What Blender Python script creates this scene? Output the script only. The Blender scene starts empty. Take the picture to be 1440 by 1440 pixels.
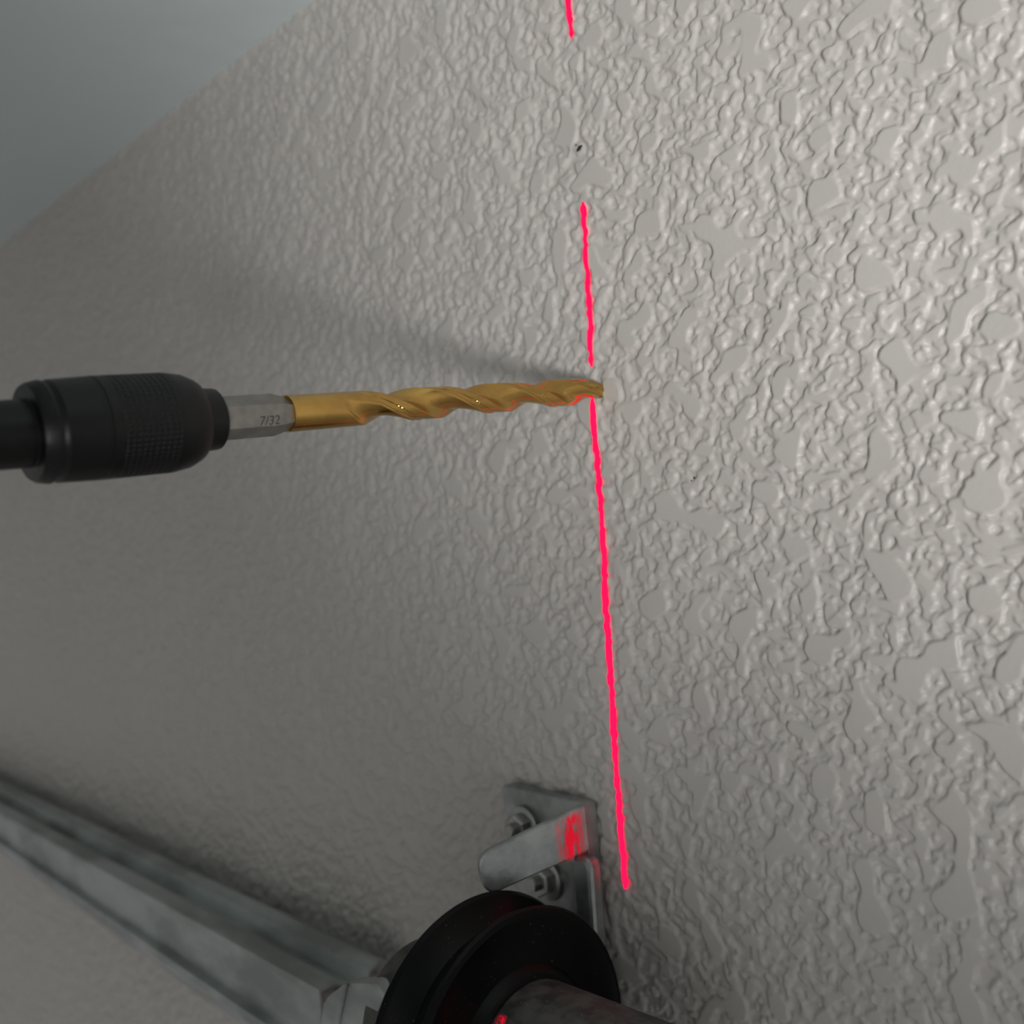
import bpy, bmesh, math, random
import numpy as np
from mathutils import Vector, Matrix, noise
random.seed(4)
S=bpy.context.scene
try:
    S.view_settings.view_transform='Standard'; S.view_settings.look='None'
except Exception as e: print(e)
# ---------------------------------------------------------------- camera calibration (vanishing points of wall + track)
F=1440.0
d1=Vector((-1358,125,1440)).normalized()
v=Vector((0.066,1,0)); v.z=-(d1.x*v.x+d1.y*v.y)/d1.z; v.normalize()
AX=-d1; AZ=-v; AY=AZ.cross(AX)   # in camera coords (x right,y down,z fwd)
if AY.z<0: AY=-AY
TD=0.20
tr=Vector(((838-720)/F,(549-720)/F,1))
D=TD*tr.dot(AY)
H=2.25
CAM=Vector((0,-D,H))
def c2w(c): return Vector((c.dot(AX),c.dot(AY),c.dot(AZ)))
def ray(px,py): return c2w(Vector(((px-720)/F,(py-720)/F,1)))
def hit(px,py,p,n):
    r=ray(px,py); t=(p-CAM).dot(n)/r.dot(n); return CAM+r*t
def wp(px,py,Y=0.0): return hit(px,py,Vector((0,Y,0)),Vector((0,1,0)))
def w2c(p):
    d=p-CAM; return AX*d.x+AY*d.y+AZ*d.z
cd=bpy.data.cameras.new('camera'); cam=bpy.data.objects.new('camera',cd); S.collection.objects.link(cam)
R_=c2w(Vector((1,0,0))); U_=c2w(Vector((0,-1,0))); B_=c2w(Vector((0,0,-1)))
cam.matrix_world=Matrix(((R_.x,U_.x,B_.x,CAM.x),(R_.y,U_.y,B_.y,CAM.y),(R_.z,U_.z,B_.z,CAM.z),(0,0,0,1)))
cd.sensor_width=36; cd.lens=36; cd.clip_start=0.005; cd.clip_end=50
cd.dof.use_dof=True; cd.dof.focus_distance=0.168; cd.dof.aperture_fstop=20
S.camera=cam
T=wp(838,549)
# ---------------------------------------------------------------- helpers
def mat(name):
    m=bpy.data.materials.new(name); m.use_nodes=True
    nt=m.node_tree; b=nt.nodes['Principled BSDF']; return m,nt,b
def N(nt,t,**k):
    n=nt.nodes.new(t)
    for a,x in k.items(): setattr(n,a,x)
    return n
def math_(nt,op,a,b=None,clamp=False):
    n=nt.nodes.new('ShaderNodeMath'); n.operation=op; n.use_clamp=clamp
    for i,x in enumerate((a,b)):
        if x is None: continue
        if isinstance(x,(int,float)): n.inputs[i].default_value=x
        else: nt.links.new(x,n.inputs[i])
    return n.outputs[0]
def sstep(nt,x,lo,hi,a=0.0,b=1.0):
    n=nt.nodes.new('ShaderNodeMapRange'); n.interpolation_type='SMOOTHSTEP'
    nt.links.new(x,n.inputs[0]); n.inputs[1].default_value=lo; n.inputs[2].default_value=hi
    n.inputs[3].default_value=a; n.inputs[4].default_value=b
    return n.outputs[0]
def noise_(nt,co,scale,detail=2,rough=.5,dist=0):
    n=nt.nodes.new('ShaderNodeTexNoise'); n.inputs['Scale'].default_value=scale
    n.inputs['Detail'].default_value=detail; n.inputs['Roughness'].default_value=rough
    n.inputs['Distortion'].default_value=dist; nt.links.new(co,n.inputs['Vector']); return n.outputs['Fac']
def link(o,parent=None):
    S.collection.objects.link(o)
    if parent: o.parent=parent
    return o
def mesh(name,vs,fs,m,parent=None,smooth=False):
    me=bpy.data.meshes.new(name); me.from_pydata([tuple(x) for x in vs],[],fs); me.validate()
    bm=bmesh.new(); bm.from_mesh(me); bmesh.ops.recalc_face_normals(bm,faces=bm.faces); bm.to_mesh(me); bm.free()
    o=bpy.data.objects.new(name,me); me.materials.append(m)
    if smooth: me.polygons.foreach_set('use_smooth',[True]*len(me.polygons))
    return link(o,parent)
def empty(name,loc):
    e=bpy.data.objects.new(name,None); e.empty_display_size=.01; link(e); return e
def bevel(o,w,seg=2):
    b=o.modifiers.new('bevel','BEVEL'); b.width=w; b.segments=seg; b.limit_method='ANGLE'
def rpoly(pts,rad,n=6):
    out=[]; k=len(pts)
    if isinstance(rad,(int,float)): rad=[rad]*k
    for i,p in enumerate(pts):
        a=pts[i-1]; b=pts[(i+1)%k]; r=rad[i]
        if r<=0: out.append(p); continue
        pa=p+(a-p).normalized()*min(r,(a-p).length*.49); pb=p+(b-p).normalized()*min(r,(b-p).length*.49)
        for j in range(n+1):
            t=j/n; out.append(pa*(1-t)**2+p*2*t*(1-t)+pb*t*t)
    return out
def extr(name,pts,vec,m,parent=None,bv=.0003):
    n=len(pts); vs=list(pts)+[p+vec for p in pts]
    fs=[tuple(range(n)),tuple(range(n,2*n))]+[(i,(i+1)%n,(i+1)%n+n,i+n) for i in range(n)]
    o=mesh(name,vs,fs,m,parent); 
    if bv: bevel(o,bv)
    return o
def lathe(name,o0,a,u,w,prof,m,parent=None,seg=64,rf=None,smooth=True,cap=True,ang=32):
    vs=[];fs=[]
    for (s,r) in prof:
        for j in range(seg):
            th=2*math.pi*j/seg; rr=rf(s,th,r) if rf else r
            vs.append(o0+a*s+(u*math.cos(th)+w*math.sin(th))*rr)
    for i in range(len(prof)-1):
        for j in range(seg):
            k=(j+1)%seg; fs.append((i*seg+j,i*seg+k,(i+1)*seg+k,(i+1)*seg+j))
    if cap:
        fs.append(tuple(range(seg))); fs.append(tuple(range((len(prof)-1)*seg,len(prof)*seg)))
    o=mesh(name,vs,fs,m,parent,smooth)
    if smooth:
        e=o.modifiers.new('es','EDGE_SPLIT'); e.split_angle=math.radians(ang)
    return o
# ---------------------------------------------------------------- materials
def paint(name,col,rough,bs,bd,spec=.45):
    m,nt,b=mat(name); co0=N(nt,'ShaderNodeTexCoord').outputs['Object']
    mx=N(nt,'ShaderNodeMix',data_type='RGBA'); nt.links.new(noise_(nt,co0,8,2),mx.inputs[0])
    mx.inputs[6].default_value=(*[c*.96 for c in col],1); mx.inputs[7].default_value=(*[min(1,c*1.04) for c in col],1)
    nt.links.new(mx.outputs[2],b.inputs['Base Color'])
    bp=N(nt,'ShaderNodeBump'); bp.inputs['Strength'].default_value=1; bp.inputs['Distance'].default_value=bd
    nt.links.new(noise_(nt,co0,bs,1),bp.inputs['Height']); nt.links.new(bp.outputs[0],b.inputs['Normal'])
    b.inputs['Roughness'].default_value=rough; b.inputs['Specular IOR Level'].default_value=spec
    return m
M_wall=paint('wall_paint',(.54,.512,.483),.42,1100,.00004,spec=.4)
M_ceil=paint('ceiling_paint',(.66,.735,.74),.6,70,.0004)
def metal(name,col,rough,metallic=1,bump=0,bs=800,var=.15,vs=60,stretch=None,spec=.5,dust=0):
    m,nt,b=mat(name); co=N(nt,'ShaderNodeTexCoord').outputs['Object']; co0=co
    if stretch:
        mp=N(nt,'ShaderNodeMapping'); mp.inputs['Scale'].default_value=stretch; nt.links.new(co,mp.inputs[0]); co=mp.outputs[0]
    n=noise_(nt,co,vs,4,.6)
    mx=N(nt,'ShaderNodeMix',data_type='RGBA'); nt.links.new(sstep(nt,n,.35,.65),mx.inputs[0])
    mx.inputs[6].default_value=(*[c*(1-var) for c in col],1); mx.inputs[7].default_value=(*[c*(1+var) for c in col],1)
    out=mx.outputs[2]
    if dust:
        m2=N(nt,'ShaderNodeMix',data_type='RGBA')
        k=math_(nt,'MULTIPLY',sstep(nt,noise_(nt,co0,1800,1),.72,.78),sstep(nt,noise_(nt,co0,150,2),.5,.65))
        nt.links.new(math_(nt,'MULTIPLY',k,dust),m2.inputs[0]); nt.links.new(out,m2.inputs[6]); m2.inputs[7].default_value=(.5,.48,.45,1); out=m2.outputs[2]
    nt.links.new(out,b.inputs['Base Color']); b.inputs['Metallic'].default_value=metallic
    b.inputs['Specular IOR Level'].default_value=spec
    nt.links.new(sstep(nt,n,.3,.7,rough*.85,rough*1.15),b.inputs['Roughness'])
    if bump:
        bp=N(nt,'ShaderNodeBump'); bp.inputs['Distance'].default_value=bump; nt.links.new(noise_(nt,co,bs,3),bp.inputs['Height']); nt.links.new(bp.outputs[0],b.inputs['Normal'])
    return m
M_gold=metal('titanium_nitride_gold',(.56,.345,.10),.19,var=.08,vs=200)
M_steel=metal('ground_steel',(.26,.245,.225),.45,metallic=.6,vs=300)
M_galv=metal('galvanized_steel',(.35,.37,.36),.38,metallic=.8,bump=.00004,bs=900,var=.28,vs=90)
M_rail=metal('galvanized_track_steel',(.39,.415,.41),.42,metallic=.65,bump=.00004,bs=700,var=.28,vs=70,stretch=(.4,1,1))
M_zinc=metal('zinc_bolt',(.40,.40,.38),.32,metallic=.9)
M_blk=metal('black_oxide',(.006,.006,.0065),.38,metallic=0,bump=.00003,bs=1500,spec=.3)
M_blkg=metal('black_drum_enamel',(.004,.004,.0045),.36,metallic=.0,bump=.00002,bs=500,spec=.18,dust=.35)
M_tube=metal('dusty_steel_tube',(.085,.083,.08),.55,metallic=.4,bump=.00006,bs=900,var=.4,vs=250,dust=.8)
M_mark=metal('etched_marking',(.06,.055,.05),.6,metallic=0)
M_dark,_,b_=mat('dark_speck'); b_.inputs['Base Color'].default_value=(.01,.01,.01,1)
M_chip,_,b_=mat('paint_chips'); b_.inputs['Base Color'].default_value=(.5,.48,.45,1)
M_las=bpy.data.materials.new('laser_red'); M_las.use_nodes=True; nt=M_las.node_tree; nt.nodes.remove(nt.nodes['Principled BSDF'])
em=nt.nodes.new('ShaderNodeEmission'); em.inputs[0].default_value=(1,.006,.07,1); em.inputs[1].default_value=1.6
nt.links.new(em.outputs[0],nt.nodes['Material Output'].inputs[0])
# ---------------------------------------------------------------- room shell
za=wp(440,0); zb=wp(0,345); sl=(zb.z-za.z)/(zb.x-za.x)
def cz(x): return za.z+sl*(x-za.x)
mesh('ceiling',[(-2,.08,cz(-2)),(1,.08,cz(1)),(1,-1.6,cz(1)),(-2,-1.6,cz(-2)),(-2,.08,cz(-2)+.1),(1,.08,cz(1)+.1),(1,-1.6,cz(1)+.1),(-2,-1.6,cz(-2)+.1)],
     [(0,1,2,3),(4,5,6,7),(0,1,5,4),(3,2,6,7),(0,3,7,4),(1,2,6,5)],M_ceil)
# sprayed knockdown texture: a real height field
rng=np.random.default_rng(11)
px_=.00018; NX,NZ=2560,2560
kx=np.fft.rfftfreq(NX,px_)[None,:]; kz=np.fft.fftfreq(NZ,px_)[:,None]; k2=kx**2+kz**2
def gf(sig,hp=None):
    g=np.fft.rfft2(rng.standard_normal((NZ,NX)).astype(np.float32))
    f=np.exp(-2*(math.pi*sig)**2*k2)
    if hp: f=f*(1-np.exp(-2*(math.pi*hp)**2*k2))
    r=np.fft.irfft2(g*f,s=(NZ,NX)); return (r/r.std()).astype(np.float32)
def ss(x,a,b):
    t=np.clip((x-a)/(b-a),0,1); return t*t*(3-2*t)
def blur(h,sig): return np.fft.irfft2(np.fft.rfft2(h)*np.exp(-2*(math.pi*sig)**2*k2),s=(NZ,NX))
f1=gf(.00078,.0015); f2=gf(.00046,.0009); f3=gf(.0018,.0038); f4=gf(.0010,.0020); f5=gf(.007)
peb=ss(f2,.15,.85)*.48
isl=ss(f1,.15,.52)
isl2=ss(f4,.45,.72)
pl=ss(f3,.88,1.06)
hh=np.maximum(isl*.62,peb)+.30*isl2
hh=hh*(1-pl)+.90*pl
hh=blur(hh,.00011)*.00078+f5*.0002
HF=hh.astype(np.float32)
def hgt(X,Z):
    fx=(X/px_)%NX; fz=(Z/px_)%NZ
    x0=np.floor(fx).astype(int)%NX; z0=np.floor(fz).astype(int)%NZ; tx=fx-np.floor(fx); tz=fz-np.floor(fz)
    x1=(x0+1)%NX; z1=(z0+1)%NZ
    h=(HF[z0,x0]*(1-tx)+HF[z0,x1]*tx)*(1-tz)+(HF[z1,x0]*(1-tx)+HF[z1,x1]*tx)*tz
    return -(h-.0005)
def build_wall():
    xs=[-.035]; x=-.035
    inner=[]
    while x>-.62:
        d=math.sqrt(x*x+D*D); x-=.00021*(d/.15)**1.75; inner.append(x)
    left=[]; st=abs(inner[-1]-inner[-2])
    while x>-1.6: st*=1.08; x-=st; left.append(x)
    right=[]; x=-.035; st=.0003
    while x<.9: st*=1.06; x+=st; right.append(x)
    X=np.array(left[::-1]+inner[::-1]+xs+right)
    ks=list(np.linspace(-1,1,1050)); st=ks[1]-ks[0]; k=1; up=[]
    while k<6: st*=1.06; k+=st; up.append(k)
    K=np.array([-q for q in up[::-1]]+ks+up)
    depth=np.sqrt(X**2+D**2); g=np.minimum(.10*(depth/.15)**1.05+.012,.33)
    Zc=H+0.005
    Xg=np.repeat(X[None,:],len(K),0); Zg=Zc+K[:,None]*g[None,:]
    zt=za.z+sl*(Xg-za.x)+.02
    Zg=np.clip(Zg,H-1.3,zt)
    Yg=hgt(Xg,Zg)
    co=np.stack([Xg,Yg,Zg],-1).reshape(-1,3).astype(np.float32)
    nr,nc=Xg.shape
    idx=np.arange(nr*nc).reshape(nr,nc)
    q=np.stack([idx[:-1,:-1],idx[:-1,1:],idx[1:,1:],idx[1:,:-1]],-1).reshape(-1,4)
    me=bpy.data.meshes.new('wall_side'); me.vertices.add(len(co)); me.vertices.foreach_set('co',co.ravel())
    me.loops.add(q.size); me.loops.foreach_set('vertex_index',q.ravel().astype(np.int32))
    me.polygons.add(len(q)); me.polygons.foreach_set('loop_start',np.arange(0,q.size,4,dtype=np.int32))
    me.polygons.foreach_set('use_smooth',np.ones(len(q),dtype=bool))
    me.update(calc_edges=True); me.materials.append(M_wall)
    print('wall verts',len(co)); return link(bpy.data.objects.new('wall_side',me))
build_wall()
# ---------------------------------------------------------------- laser light imitated by a glowing ribbon mesh draped over the relief
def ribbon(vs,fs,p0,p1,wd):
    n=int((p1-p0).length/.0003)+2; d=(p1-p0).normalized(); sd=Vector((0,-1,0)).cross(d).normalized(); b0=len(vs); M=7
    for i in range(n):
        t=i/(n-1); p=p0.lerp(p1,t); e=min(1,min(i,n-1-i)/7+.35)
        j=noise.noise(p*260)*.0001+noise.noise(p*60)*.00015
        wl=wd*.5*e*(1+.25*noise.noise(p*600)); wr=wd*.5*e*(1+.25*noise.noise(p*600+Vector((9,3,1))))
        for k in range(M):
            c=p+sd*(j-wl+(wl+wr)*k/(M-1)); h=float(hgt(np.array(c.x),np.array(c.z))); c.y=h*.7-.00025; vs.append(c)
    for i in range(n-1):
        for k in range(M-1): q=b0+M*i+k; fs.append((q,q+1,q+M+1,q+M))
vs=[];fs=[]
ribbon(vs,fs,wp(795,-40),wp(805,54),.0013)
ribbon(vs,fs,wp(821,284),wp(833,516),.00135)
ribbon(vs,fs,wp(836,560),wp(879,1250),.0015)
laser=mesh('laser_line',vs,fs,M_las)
# ---------------------------------------------------------------- scuff specks
vs=[];fs=[]
for (px,py,r) in [(815,208,.00055),(813,211,.0004),(818,206,.0004),(811,204,.00025),(816,210,.0004),(941,385,.00015),(975,672,.00025),(972,676,.00015)]:
    c=wp(px,py,-.0001); c.y=float(hgt(np.array(c.x),np.array(c.z)))-.0003; b0=len(vs); n=9
    for i in range(n):
        rr=r*random.uniform(.5,1.1); th=2*math.pi*i/n; vs.append(c+Vector((rr*math.cos(th),0,rr*math.sin(th))))
    vs.append(c+Vector((0,-.0002,0)))
    for i in range(n): fs.append((b0+i,b0+(i+1)%n,b0+n))
mesh('wall_scuff_mark',vs,fs,M_dark)
# ---------------------------------------------------------------- drill bit
Tc=w2c(T); out=Vector((0,-1,0)); oc=AX*out.x+AY*out.y+AZ*out.z
def s_at(px,dc,base=Tc):
    k=(px-720)/F; return (k*base.z-base.x)/(dc.x-k*dc.z)
s0=s_at(150,oc); z0=(Tc+oc*s0).z
Pc=Vector(((150-720)/F*z0,(601-720)/F*z0,z0))
dc=(Pc-Tc).normalized(); a=c2w(dc)
def SR(px,h=None):
    s=s_at(px,dc); z=(Tc+dc*s).z
    return s if h is None else (s,h/2*z/F)
mid=T+a*.05; u=(CAM-mid); u=(u-a*u.dot(a)).normalized(); w=a.cross(u).normalized()
s_end=SR(402); s_fl=SR(474)
RB=SR(420,52)[1]
pitch=.0330
PH=1.8
wv=math.radians(60)
def rb(s,th,r):
    tw=2*math.pi*s/pitch
    d0=((th-tw+PH+math.pi/2)%math.pi)-math.pi/2
    fade=min(1,max(0,(s_fl-s)/.009))
    if fade>0:
        ww=wv*(.30+.70*min(1,fade*1.4)); x=d0/ww
        if abs(x)<1:
            xs=(x+.35)/(1.35 if x>-.35 else .65)
            return r*(1-.50*(1-abs(xs)**2.0)*fade**.6)
        if d0>ww+math.radians(10): return r*(1-.05*fade)
    return r
RT=RB*.90
prof=[(-.0012,RT*.04),(-.0009,RT*.25),(0.0000,RT*.7),(.0005,RT)]
n=400
for i in range(1,n+1):
    s=.0005+(s_end-.0005)*i/n; prof.append((s,RT+(RB-RT)*i/n))
bit=lathe('drill_bit',T,a,u,w,prof,M_gold,seg=240,rf=rb,ang=22)
def hexr(s,th,r):
    t=((th+math.pi/6)%(math.pi/3))-math.pi/6
    return r/math.cos(t)
sh0=SR(396); rh=SR(370,56)[1]*.93
sh1=SR(290)
lathe('hex_shank',T,a,u,w,[(sh0-.0008,rh*.8),(sh0+.0012,rh*.97),(sh0+.0016,rh),(sh1,rh)],M_steel,parent=bit,seg=120,rf=hexr)
tx=bpy.data.curves.new('size_marking','FONT'); tx.body='7/32'; tx.size=.0019; tx.extrude=.00001; tx.shear=.2
to=bpy.data.objects.new('size_marking',tx); link(to,bit); tx.materials.append(M_mark)
xd=-a; yd=(w if w.z>0 else -w); nd=xd.cross(yd)
pp=T+a*SR(350)+u*(rh+.00002)-yd*.0014
to.matrix_world=Matrix(((xd.x,yd.x,nd.x,pp.x),(xd.y,yd.y,nd.y,pp.y),(xd.z,yd.z,nd.z,pp.z),(0,0,0,1)))
# quick-change holder
def P(px,h): return SR(px,h)
pr=[P(303,60),P(303,82),P(301,86),P(280,90),P(274,94),P(273,112),P(269,118),P(255,132),P(232,141)]
pr+= [ (P(232,141)[0]+(P(132,147)[0]-P(232,141)[0])*i/90, P(232,141)[1]+(P(132,147)[1]-P(232,141)[1])*i/90) for i in range(1,91)]
pr+= [P(131,144),P(126,144),P(125,147),P(72,146),P(68,140),P(63,138),P(62,144),P(59,147),P(44,142),P(39,136),P(38,100),P(37,98)]
s2=P(-60,98); pr+=[s2]
ka,kb=P(232,141)[0],P(148,147)[0]
def knurl(s,th,r):
    if ka+.0005<s<kb:
        q=math.sin(30*th+s*2*math.pi/.0016)*math.sin(30*th-s*2*math.pi/.0016); return r-.00018*max(0,q)
    return r
chuck=lathe('drill_chuck',T,a,u,w,pr,M_blk,seg=240,rf=knurl)
sx,rx=s2
lathe('drive_extension',T,a,u,w,[(sx,rx),(sx+.012,rx),(sx+.0125,rx*1.6),(sx+.03,rx*2.6),(sx+.034,rx*2.7),(sx+.036,rx*2.5),(sx+.05,rx*2.7),(sx+.06,rx*3.2)],M_blk,parent=chuck,seg=64)
vs=[];fs=[]
for i in range(26):
    th=random.uniform(0,6.28); rr=RB*random.uniform(.8,1.5); c=T+Vector((rr*math.cos(th),-.0004,rr*math.sin(th)*1.1)); b0=len(vs); r=random.uniform(.00015,.0004)
    for k in range(4): vs.append(c+Vector((random.uniform(-r,r),random.uniform(-r,r),random.uniform(-r,r))))
    fs+=[(b0,b0+1,b0+2),(b0,b0+1,b0+3),(b0,b0+2,b0+3),(b0+1,b0+2,b0+3)]
mesh('drilling_chips',vs,fs,M_chip)
# ---------------------------------------------------------------- wall bracket
br=empty('steel_wall_bracket',T)
th=.0016
Yp=-.0035
A=wp(704,1103,Yp); Bq=wp(822,1130,Yp); C=wp(838,1345,Yp); 
E1=wp(722,1180,Yp)
pts=[A,Bq,C,Vector((A.x+.004,Yp,C.z)),Vector((A.x+.002,Yp,E1.z))]
extr('back_plate',rpoly(pts,[.0015,.0015,.002,.002,.004]),Vector((0,-Yp,0))*.98,M_galv,br)
dirt=Vector((-.40,-.92,0)).normalized(); nf=dirt.cross(Vector((0,0,1))).normalized()
B0=wp(824,1130,Yp)
if nf.dot(CAM-B0)<0: nf=-nf
t1=B0; t2=hit(831,1196,B0,nf); t3=hit(684,1262,B0,nf); t4=hit(670,1204,B0,nf)
tab=extr('bent_tab',rpoly([t1,t2,t3,t4],[.001,.001,.003,.003]),-nf*th,M_galv,br,bv=.0004)
Yr=-.0065
r1=wp(801,1203,Yr);r2=wp(829,1208,Yr);r3=wp(838,1350,Yr);r4=wp(812,1350,Yr)
extr('formed_rib',rpoly([r1,r2,r3,r4],[.002,.003,0,0]),Vector((0,.0035,0)),M_galv,br,bv=.0009)
def bolt(px,py,r,Y,name):
    c=wp(px,py,Y); X=Vector((1,0,0)); Zz=Vector((0,0,1)); o=Vector((0,-1,0))
    lathe(name+'_washer',c,o,X,Zz,[(0,r*1.45),(.0008,r*1.45),(.001,r*1.3)],M_zinc,br,seg=40)
    lathe(name+'_head',c,o,X,Zz,[(.001,r*.9),(.0028,r*.9),(.0033,r*.8)],M_zinc,br,seg=60,rf=hexr)
    lathe(name+'_stud',c,o,X,Zz,[(.0033,r*.5),(.0045,r*.5),(.0048,r*.4)],M_zinc,br,seg=24)
bolt(738,1162,.0030,Yp,'upper_bolt')
bolt(770,1236,.0030,Yp,'lower_bolt')
def tabpt(px,py): return hit(px,py,B0+nf*.0002,nf)
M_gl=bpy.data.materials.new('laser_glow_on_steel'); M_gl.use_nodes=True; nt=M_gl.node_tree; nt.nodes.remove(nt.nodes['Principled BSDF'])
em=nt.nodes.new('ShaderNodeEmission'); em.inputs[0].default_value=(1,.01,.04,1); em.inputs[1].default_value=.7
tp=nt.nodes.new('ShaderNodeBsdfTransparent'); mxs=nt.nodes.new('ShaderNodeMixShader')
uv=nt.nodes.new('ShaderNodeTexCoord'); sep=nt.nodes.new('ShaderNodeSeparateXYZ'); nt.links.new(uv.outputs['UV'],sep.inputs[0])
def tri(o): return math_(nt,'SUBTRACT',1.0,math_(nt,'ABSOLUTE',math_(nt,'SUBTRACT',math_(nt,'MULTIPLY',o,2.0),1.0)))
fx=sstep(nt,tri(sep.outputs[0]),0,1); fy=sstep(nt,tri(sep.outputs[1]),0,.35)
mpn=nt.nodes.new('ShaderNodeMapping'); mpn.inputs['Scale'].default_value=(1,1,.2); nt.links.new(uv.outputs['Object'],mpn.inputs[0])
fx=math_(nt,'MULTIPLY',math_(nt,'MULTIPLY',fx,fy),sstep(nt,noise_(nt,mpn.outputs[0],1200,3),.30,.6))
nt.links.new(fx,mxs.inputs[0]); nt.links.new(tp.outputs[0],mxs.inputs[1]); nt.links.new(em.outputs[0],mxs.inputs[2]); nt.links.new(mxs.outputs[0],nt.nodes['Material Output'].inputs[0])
def glint(name,p):  # emissive quad that paints a red laser glint onto the metal
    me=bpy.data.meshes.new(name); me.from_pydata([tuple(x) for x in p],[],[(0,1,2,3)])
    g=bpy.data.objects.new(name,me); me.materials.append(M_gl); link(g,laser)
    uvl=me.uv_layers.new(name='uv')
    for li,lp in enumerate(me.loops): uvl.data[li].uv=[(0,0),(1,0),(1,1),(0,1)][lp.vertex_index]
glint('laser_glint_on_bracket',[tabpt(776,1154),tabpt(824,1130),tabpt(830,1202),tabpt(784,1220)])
# ---------------------------------------------------------------- cable drum + shaft
Xv=Vector((1,0,0))
Rd=.0260
pW=wp(884,1450); Xd=pW.x
cY=-(Rd+.0012)
top=hit(705,1268,Vector((Xd-.006,cY,0)),Xv); Zd=top.z-Rd
dc0=Vector((Xd,cY,Zd)); uY=Vector((0,-1,0)); uZ=Vector((0,0,1))
drum=lathe('cable_drum',dc0,Xv,uY,uZ,[(-.012,.012),(-.012,Rd),(-.0112,Rd+.0005),(-.0102,Rd),(-.0095,Rd*.93),(-.007,Rd*.84),(-.005,Rd*.84),(-.0025,Rd*.93),(-.0015,Rd*.985),(-.0006,Rd),(0,Rd*.985),(.0002,Rd*.95),(-.0004,Rd*.9),(-.0008,Rd*.75),(-.0002,Rd*.62),(.0015,Rd*.58),(.002,.0142)],M_blkg,seg=128)
Rs=.0140
shaft=lathe('torsion_shaft',dc0,Xv,uY,uZ,[(-.03,Rs),(.028,Rs),(.03,Rs*.95),(.03,Rs*.85),(-.01,Rs*.85)],M_tube,seg=96,cap=False)
def shp(x,ang): return dc0+Xv*x+(uY*math.cos(ang)+uZ*math.sin(ang))*(Rs+.0002)
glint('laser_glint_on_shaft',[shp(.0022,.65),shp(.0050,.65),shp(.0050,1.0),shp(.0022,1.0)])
# ---------------------------------------------------------------- track
#   (Y, image row at left station, image row at right station) for each fold line
rows=[(-.0006,1103,1306),(-.006,1102,1304),(-.0075,1099,1300),(-.009,1101,1303),(-.012,1109,1322),(-.014,1128,1350),(-.0205,1131,1358),
      (-.0235,1141,1376),(-.0245,1145,1382),(-.0245,1178,1462),(-.0265,1186,1478),(-.0265,1192,1492),(-.024,1194,1498),(-.012,1197,1504)]
vs=[];fs=[]; q=len(rows)
xe=wp(470,1395,-.024).x; xe2=wp(520,1352,-.012).x
for k,(y,ra,rb2) in enumerate(rows):
    L=wp(0,ra,y); Rr=wp(430,rb2,y*1.12)
    dd=(Rr-L)/(Rr.x-L.x)
    xend=xe2+(xe-xe2)*min(1,k/6)
    for xx in (L.x-.12,L.x,(L.x+xend)/2,xend): vs.append(L+dd*(xx-L.x))
for k in range(q-1):
    for i in range(3):
        b0=k*4+i; fs.append((b0,b0+1,b0+5,b0+4))
track=mesh('garage_door_track',vs,fs,M_rail)
so=track.modifiers.new('sol','SOLIDIFY'); so.thickness=.0008; so.offset=0
# folded end clip that closes the track beside the drum
Yc=-.040
pts=[wp(446,1480,Yc),wp(453,1406,Yc),wp(484,1382,Yc),wp(524,1382,Yc),wp(541,1406,Yc),wp(528,1440,Yc),wp(524,1480,Yc)]
extr('end_clip',rpoly(pts,[0,.003,.002,.002,.001,.001,0]),Vector((0,.004,0)),M_rail,track,bv=.0012)
c1=wp(500,1383,Yc); 
extr('end_clip_fold',[wp(484,1382,Yc)+Vector((0,.0005,0)),wp(490,1382,Yc)+Vector((0,.0005,0)),wp(470,1480,Yc)+Vector((0,.0005,0)),wp(462,1480,Yc)+Vector((0,.0005,0))],Vector((0,-.0013,0)),M_rail,track,bv=.0006)
# ---------------------------------------------------------------- lights
def spot(name,loc,target,ang,blend,power,rad,col=(1,1,1)):
    l=bpy.data.lights.new(name,'SPOT'); l.energy=power; l.color=col; l.spot_size=math.radians(ang); l.spot_blend=blend; l.shadow_soft_size=rad
    o=bpy.data.objects.new(name,l); link(o); o.location=loc
    o.rotation_euler=(Vector(target)-Vector(loc)).to_track_quat('-Z','Y').to_euler(); return o
spot('work_light',(.26,-.32,H-.12),(-.037,0,H+.10),40,.75,7.8,.052,(1,.985,.965))
W=bpy.data.worlds.new('world'); S.world=W; W.use_nodes=True; nt=W.node_tree; bg=nt.nodes['Background']
tc=nt.nodes.new('ShaderNodeTexCoord'); sep=nt.nodes.new('ShaderNodeSeparateXYZ'); nt.links.new(tc.outputs['Generated'],sep.inputs[0])
# added ambient fill gradient: brighter upwards and towards +x, darker below
k=sstep(nt,math_(nt,'ADD',math_(nt,'MULTIPLY',sep.outputs[0],.5),sep.outputs[2]),-.6,.5)
mx=nt.nodes.new('ShaderNodeMix'); mx.data_type='RGBA'; nt.links.new(k,mx.inputs[0])
mx.inputs[6].default_value=(.44,.43,.42,1); mx.inputs[7].default_value=(1.15,1.16,1.17,1)
nt.links.new(mx.outputs[2],bg.inputs[0]); bg.inputs[1].default_value=.52
